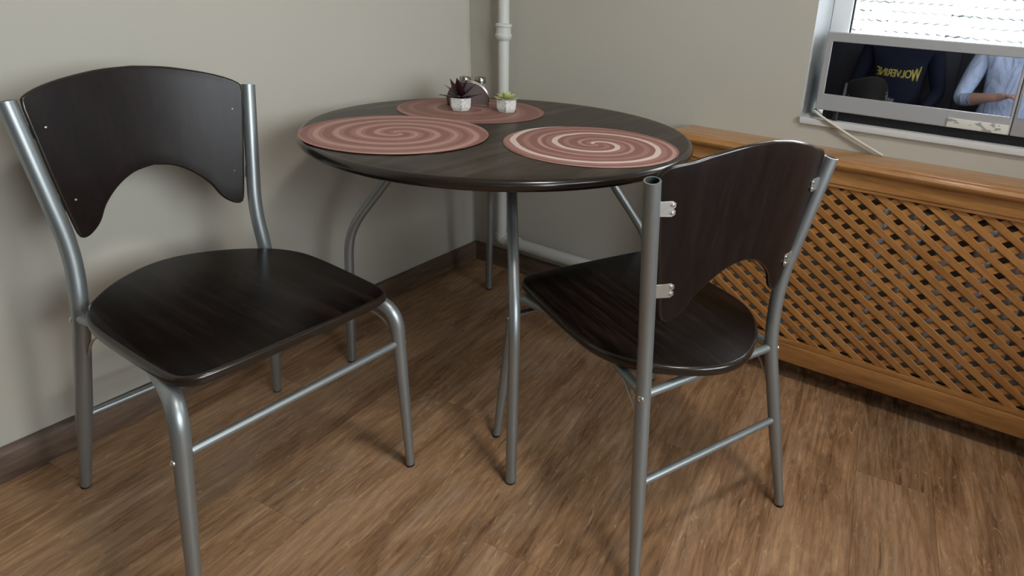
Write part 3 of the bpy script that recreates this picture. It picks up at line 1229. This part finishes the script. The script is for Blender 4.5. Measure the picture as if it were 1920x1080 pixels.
chair((.4091, -1.2653), math.radians(-2.406),
      dict(hs=.474, wf=.2364, wr=.2162, df=.2968, dr=.2174, wt=.2131, dt=.1998, ht=.8554, ws=.186, ds=.142, wk=.176, dk=.158, hk=.562,
           hcb=.192, hcf=.345, kd=.292, kw=.214, hl=.583, hcn=.862, harch=.697, htop=.905, bow=.034, seat_ws=1.0, seat_dd=-.002),
      'dark wooden chair facing the table, its seat front open to view, beside the left wall')
chair((1.2101, -.7524), math.radians(153.557),
      dict(hs=.443, wf=.2574, wr=.2147, df=.308, dr=.2357, wt=.231, dt=.1945, ht=.8342, ws=.1775, ds=.162, wk=.1812, dk=.157, hk=.549,
           hcb=.2225, hcf=.348, kd=.300, kw=.215, hl=.548, hcn=.846, harch=.655, htop=.893, bow=.034, seat_ws=1.01, seat_dd=.018),
      'dark wooden chair seen from behind with metal backrest brackets, beside the radiator cover')

# ------------------------------------------------------------------ microwave on the window sill
MX0, MX1, MZ0, MZ1, MY0, MY1 = 1.331, 2.075, .842, 1.069, -.004, .225
mw = empty('microwave', ((MX0 + MX1) / 2, .1, WIN1[2] + .001))
tag(mw, 'silver microwave oven with mirrored dark glass door on the window sill', 'microwave')
MO = Vector(mw.location)


def mpart(name, dims, material, parent=None, bevel=.0, seg=2):
    o = boxobj(name, dims, material, None, bevel, seg)
    o.data.transform(Matrix.Translation(-MO))
    o.parent = parent or mw
    return o


mpart('case', (MX0 + .004, MX1 - .004, MY0 + .016, MY1, MZ0 + .004, MZ1 - .003), 'silver_plastic', None, .006)
for fx in (MX0 + .06, MX1 - .06):
    for fy in (.014,):
        bm = bmesh.new()
        lathe(bm, [(0, 0), (.008, 0), (.009, .004), (.009, MZ0 + .005 - MO.z), (0, MZ0 + .005 - MO.z)], 16, (fx - MO.x, fy - MO.y, 0))
        new('foot', bm, 'dark_plastic', mw, smooth=True)
mpart('base', (MX0 + .02, MX1 - .02, MY0 + .030, MY1 - .01, WIN1[2] + .0015, MZ0 + .0035), 'dark_plastic')  # added dark block, fills the gap below the case in place of shade
DX1 = 1.832
# door: frame of four members round the glass
bm = bmesh.new()
gx0, gx1, gz0, gz1 = 1.349, 1.826, .889, 1.0425
outer = [(MX0, MZ0), (DX1, MZ0), (DX1, MZ1), (MX0, MZ1)]
inner = [(gx0, gz0), (gx1, gz0), (gx1, gz1), (gx0, gz1)]
lv = []
for y, ins in ((MY0 + .015, 0), (MY0 + .003, 0), (MY0, .003)):
    lv.append([bm.verts.new((x + (ins if x == MX0 else -ins), y, z + (ins if z == MZ0 else -ins))) for x, z in outer])
for y, ins in ((MY0, .0), (MY0 + .004, .0015), (MY0 + .015, .0015)):
    lv.append([bm.verts.new((x + (ins if x == gx0 else -ins), y, z + (ins if z == gz0 else -ins))) for x, z in inner])
for a, b in zip(lv, lv[1:]):
    for k in range(4):
        bm.faces.new((a[k], a[(k + 1) % 4], b[(k + 1) % 4], b[k]))
for k in range(4):
    bm.faces.new((lv[-1][k], lv[-1][(k + 1) % 4], lv[0][(k + 1) % 4], lv[0][k]))
for v in bm.verts:
    v.co -= MO
door = new('door', bm, 'silver_plastic', mw)
mpart('glass', (gx0 - .001, gx1 + .001, MY0 + .003, MY0 + .007, gz0 - .001, gz1 + .001), 'mirror_glass', door)
mpart('latch', (1.684, DX1 - .004, MY0 - .0045, MY0 + .003, MZ0 + .0015, MZ0 + .0265), 'worn', door, .002)
panel = mpart('control_panel', (DX1 + .0025, MX1, MY0, MY0 + .016, MZ0, MZ1), 'silver_plastic', None, .003)
mpart('display', (DX1 + .008, MX1 - .02, MY0 - .001, MY0 + .003, gz0, gz1), 'mirror_glass', panel)

tag(tubeobj('power_cable', spline([(1.318, .10, .825), (1.322, .03, .828), (1.333, -.014, .836), (1.360, -.019, .822), (1.390, -.018, .807), (1.464, -.016, .771), (1.543, -.014, .7365)], 6, False), .0042, 'cable', None, 10),
    'thin cream power cable hanging from the microwave down to the wooden shelf', 'cable')

# ------------------------------------------------------------------ two people on a bench, mirrored in the microwave door
from mathutils.bvhtree import BVHTree
M['navy'] = mat('navy_cotton', (.006, .007, .016), .9, spec=.2)
M['sky_blue'] = mat('light_blue_cotton', (.40, .46, .58), .9, spec=.2)
t = NT(M['sky_blue'])
t.bump(t.noise(t.coords('Object', (1, 1, .45)), 9, 4, .55, 1.5), .9, .04)
M['jeans'] = mat('dark_denim', (.03, .04, .07), .9, spec=.2)
M['skin'] = mat('skin', (.42, .24, .17), .55)
M['hair'] = mat('dark_hair', (.02, .014, .010), .6)
M['shoe'] = mat('dark_shoe', (.02, .02, .02), .6)
M['eye'] = mat('eye_white', (.7, .7, .7), .3)
M['iris'] = mat('iris', (.03, .02, .015), .3)
M['lip'] = mat('lips', (.35, .13, .11), .5)
M['yellow_print'] = mat('yellow_print', (.50, .38, .06), .7)


def hand_chain(add, wrist, out, side, up, r=.0088):
    """Palm, four bent fingers of unequal length and a thumb from the side of the palm."""
    out, side, up = Vector(out).normalized(), Vector(side).normalized(), Vector(up).normalized()
    w = add(None, wrist, .024, .02)
    palm = add(w, Vector(wrist) + out * .05, .032, .016)
    for k, ln in enumerate((.066, .076, .071, .056)):
        o_ = (k - 1.5) * .019
        a = add(palm, Vector(wrist) + out * .086 + side * o_, r, r)
        b = add(a, Vector(wrist) + out * (.086 + ln * .5) + side * o_ - up * .010, r * .95, r * .95)
        add(b, Vector(wrist) + out * (.086 + ln * .88) + side * o_ - up * .032, r * .8, r * .8)
    a = add(palm, Vector(wrist) + out * .045 + side * -.036, r * 1.15, r * 1.15)
    add(a, Vector(wrist) + out * .082 + side * -.052 - up * .008, r, r)
    return w


def person(loc, label, arms, top, sleeve, sleeve_end):
    root = empty('person', loc)
    tag(root, label, 'person', 'people on the bench')
    V, E, Rr = [], [], []

    def add(parent, p, rx, ry):
        V.append(tuple(p))
        Rr.append((rx, ry))
        if parent is not None:
            E.append((parent, len(V) - 1))
        return len(V) - 1
    pel = add(None, (0, 0, .55), .155, .115)
    bel = add(pel, (0, .012, .68), .150, .115)
    che = add(bel, (0, .005, .84), .165, .115)
    uch = add(che, (0, -.01, .965), .150, .095)
    nec = add(uch, (0, -.005, 1.065), .052, .052)
    hb = add(nec, (0, .018, 1.125), .062, .066)
    hd = add(hb, (0, .030, 1.205), .076, .092)
    add(hd, (0, .020, 1.285), .058, .070)
    for s in (-1, 1):
        hip = add(pel, (s * .095, .06, .535), .085, .082)
        th = add(hip, (s * .115, .27, .535), .074, .074)
        kn = add(th, (s * .125, .46, .525), .056, .058)
        ca_ = add(kn, (s * .13, .475, .34), .050, .052)
        an = add(ca_, (s * .13, .46, .10), .036, .038)
        he = add(an, (s * .13, .455, .045), .036, .040)
        add(he, (s * .135, .60, .035), .040, .030)
        sh = add(uch, (s * .175, -.012, .985), .062, .062)
        el, wr, out, up = arms[s]
        ua = add(sh, Vector((s * .175, -.012, .985)).lerp(Vector(el), .5), .054, .054)
        e = add(ua, el, .044, .044)
        fa = add(e, Vector(el).lerp(Vector(wr), .4), .040, .040)
        side = Vector(out).cross(Vector(up)) * s
        w = hand_chain(add, wr, out, side, up)
        E.append((fa, w))
    me = bpy.data.meshes.new('body_skeleton')
    me.from_pydata(V, E, [])
    tmp = bpy.data.objects.new('body_skeleton', me)
    C.objects.link(tmp)
    md = tmp.modifiers.new('skin', 'SKIN')
    md.use_smooth_shade = True
    for i, r in enumerate(Rr):
        me.skin_vertices[0].data[i].radius = r
        me.skin_vertices[0].data[i].use_root = (i == 0)
    sb = tmp.modifiers.new('sub', 'SUBSURF')
    sb.levels = 2
    dg = bpy.context.evaluated_depsgraph_get()
    body = bpy.data.meshes.new_from_object(tmp.evaluated_get(dg))
    bpy.data.objects.remove(tmp)
    body.materials.clear()
    for k in ('skin', top, sleeve, 'jeans', 'shoe'):
        body.materials.append(M[k])
    for pl in body.polygons:
        c = pl.center
        mi = 0
        if c.z < .085:
            mi = 4
        elif c.z < .60 and abs(c.x) < .24 and (c.z < .575 or c.y < .08) and not (c.y > .12 and c.z > .63):
            mi = 3
        elif abs(c.x) < .155 and c.y < .14 and c.z < 1.035:
            mi = 1
        elif c.z < 1.05:
            # arms: sleeve until the given share of the forearm
            s = 1 if c.x > 0 else -1
            el, wr, _, _ = arms[s]
            el, wr = Vector(el), Vector(wr)
            u = (c - el).dot(wr - el) / (wr - el).length_squared
            near = (c - el - (wr - el) * max(0, min(1.6, u))).length
            mi = 2 if not (u > sleeve_end and near < .12) else 0
        pl.material_index = mi
        pl.use_smooth = True
    ob = bpy.data.objects.new('body', body)
    C.objects.link(ob)
    ob.parent = root
    bmx = bmesh.new()
    bmx.from_mesh(body)
    tree = BVHTree.FromBMesh(bmx)
    bmx.free()

    def on_face(x, z):
        h = tree.ray_cast(Vector((x, .6, z)), Vector((0, -1, 0)))
        return h[0] if h[0] is not None else Vector((x, .1, z))
    # hair cap
    bm = bmesh.new()
    bmesh.ops.create_uvsphere(bm, u_segments=24, v_segments=16, radius=1)
    bmesh.ops.delete(bm, geom=[v for v in bm.verts if v.co.z < -.25 or (v.co.y > .62 and v.co.z < .45)], context='VERTS')
    for v in bm.verts:
        v.co = Vector((v.co.x * .088, v.co.y * .104 + .018, v.co.z * .098 + 1.232))
    new('hair', bm, 'hair', root, smooth=True)
    for s in (-1, 1):
        p = on_face(s * .031, 1.222)
        bm = bmesh.new()
        bmesh.ops.create_uvsphere(bm, u_segments=12, v_segments=8, radius=.012)
        for v in bm.verts:
            v.co += p - Vector((0, .007, 0))
        ey = new('eye', bm, 'eye', root, smooth=True)
        bm = bmesh.new()
        bmesh.ops.create_uvsphere(bm, u_segments=10, v_segments=6, radius=.006)
        for v in bm.verts:
            v.co += p
        new('iris', bm, 'iris', ey, smooth=True)
        bm = bmesh.new()
        bmesh.ops.create_uvsphere(bm, u_segments=10, v_segments=8, radius=1)
        for v in bm.verts:
            v.co = Vector((v.co.x * .008 + s * .080, v.co.y * .017 + .018, v.co.z * .028 + 1.205))
        new('ear', bm, 'skin', root, smooth=True)
    p = on_face(0, 1.195)
    bm = bmesh.new()
    bmesh.ops.create_uvsphere(bm, u_segments=12, v_segments=8, radius=1)
    for v in bm.verts:
        v.co = Vector((v.co.x * .014, v.co.y * .020, v.co.z * .026)) + p
    new('nose', bm, 'skin', root, smooth=True)
    p = on_face(0, 1.158)
    bm = bmesh.new()
    bmesh.ops.create_uvsphere(bm, u_segments=12, v_segments=8, radius=1)
    for v in bm.verts:
        v.co = Vector((v.co.x * .024, v.co.y * .006, v.co.z * .008)) + p
    new('mouth', bm, 'lip', root, smooth=True)
    return root, tree


rest = lambda s: ((s * .24, .02, .72), (s * .17, .22, .625), (-s * .25, .9, .0), (0, 0, 1))
pa, tree_a = person((1.395, -2.36, 0), 'person in a navy printed top, mirrored in the microwave door', {-1: rest(-1), 1: rest(1)}, 'navy', 'navy', 1.0)
pb, tree_b = person((2.015, -2.36, 0), 'person in a light blue shirt with bent arm, mirrored in the microwave door',
                    {-1: ((-.265, .09, .705), (-.11, .27, .755), (.8, .35, .25), (0, 0, 1)), 1: rest(1)}, 'sky_blue', 'sky_blue', .45)

# yellow lettering printed on the navy top
cu = bpy.data.curves.new('lettering', 'FONT')
cu.body = 'WOLVERINE'
cu.align_x = 'CENTER'
cu.size = .05
cu.space_character = .92
ob = bpy.data.objects.new('lettering', cu)
C.objects.link(ob)
me = bpy.data.meshes.new_from_object(ob.evaluated_get(bpy.context.evaluated_depsgraph_get()))
bpy.data.objects.remove(ob)
bm = bmesh.new()
bm.from_mesh(me)
xs = [v.co.x for v in bm.verts]
w_ = max(xs) - min(xs)
for v in bm.verts:
    u = v.co.x / w_ * 2                                    # -1 at W, +1 at the last E
    x, z = -v.co.x * .250 / w_, v.co.y * (1.0 + .75 * max(0, -u) ** 3 + .25 * max(0, u) ** 3) * 1.25 + .800
    if v.co.y < .002 and u < -.7:
        z -= .018
    h = tree_a.ray_cast(Vector((x, .6, z)), Vector((0, -1, 0)))
    v.co = Vector((x, (h[0].y if h[0] is not None else .12) + .0022, z))
new('lettering', bm, 'yellow_print', pa)

bench = empty('bench', (1.70, -2.40, 0))
tag(bench, 'long wooden bench under the two seated people', 'bench')
boxobj('seat_board', (-.66, .70, -.17, .17, .415, .448), 'orange_wood', bench, .005)
for bx_ in (-.58, .62):
    for by_ in (-.13, .13):
        boxobj('leg', (bx_ - .025, bx_ + .025, by_ - .025, by_ + .025, 0, .4148), 'orange_wood', bench, .004)
boxobj('rail', (-.553, .593, -.012, .012, .12, .17), 'orange_wood', bench, .003)

# invented dark backdrop at the rear wall, added to darken the mirrored view
M['dark_wood'] = wood('dark_backdrop_wood', (.008, .007, .009), (.012, .011, .014), (.02, .018, .021), 'Z', 12, 3, .5, spec=.3)
wd = empty('backdrop', (1.25, ROOM_Y + .31, 0))
tag(wd, 'added tall dark backdrop shaped as a cabinet, unseen behind the bench', 'backdrop')
boxobj('body', (-.95, .95, -.29, .29, .0, 2.05), 'dark_wood', wd, .004)
for k in range(4):
    x0 = -.945 + k * .4725
    d_ = boxobj('door', (x0 + .002, x0 + .4705, .2905, .309, .07, 2.045), 'dark_wood', wd, .003)
    hx = x0 + (.43 if k % 2 == 0 else .04)
    tubeobj('handle', smooth_path([(hx, .309, .98), (hx, .335, .98), (hx, .335, 1.12), (hx, .309, 1.12)], .012), .005, 'metal', d_, 8)
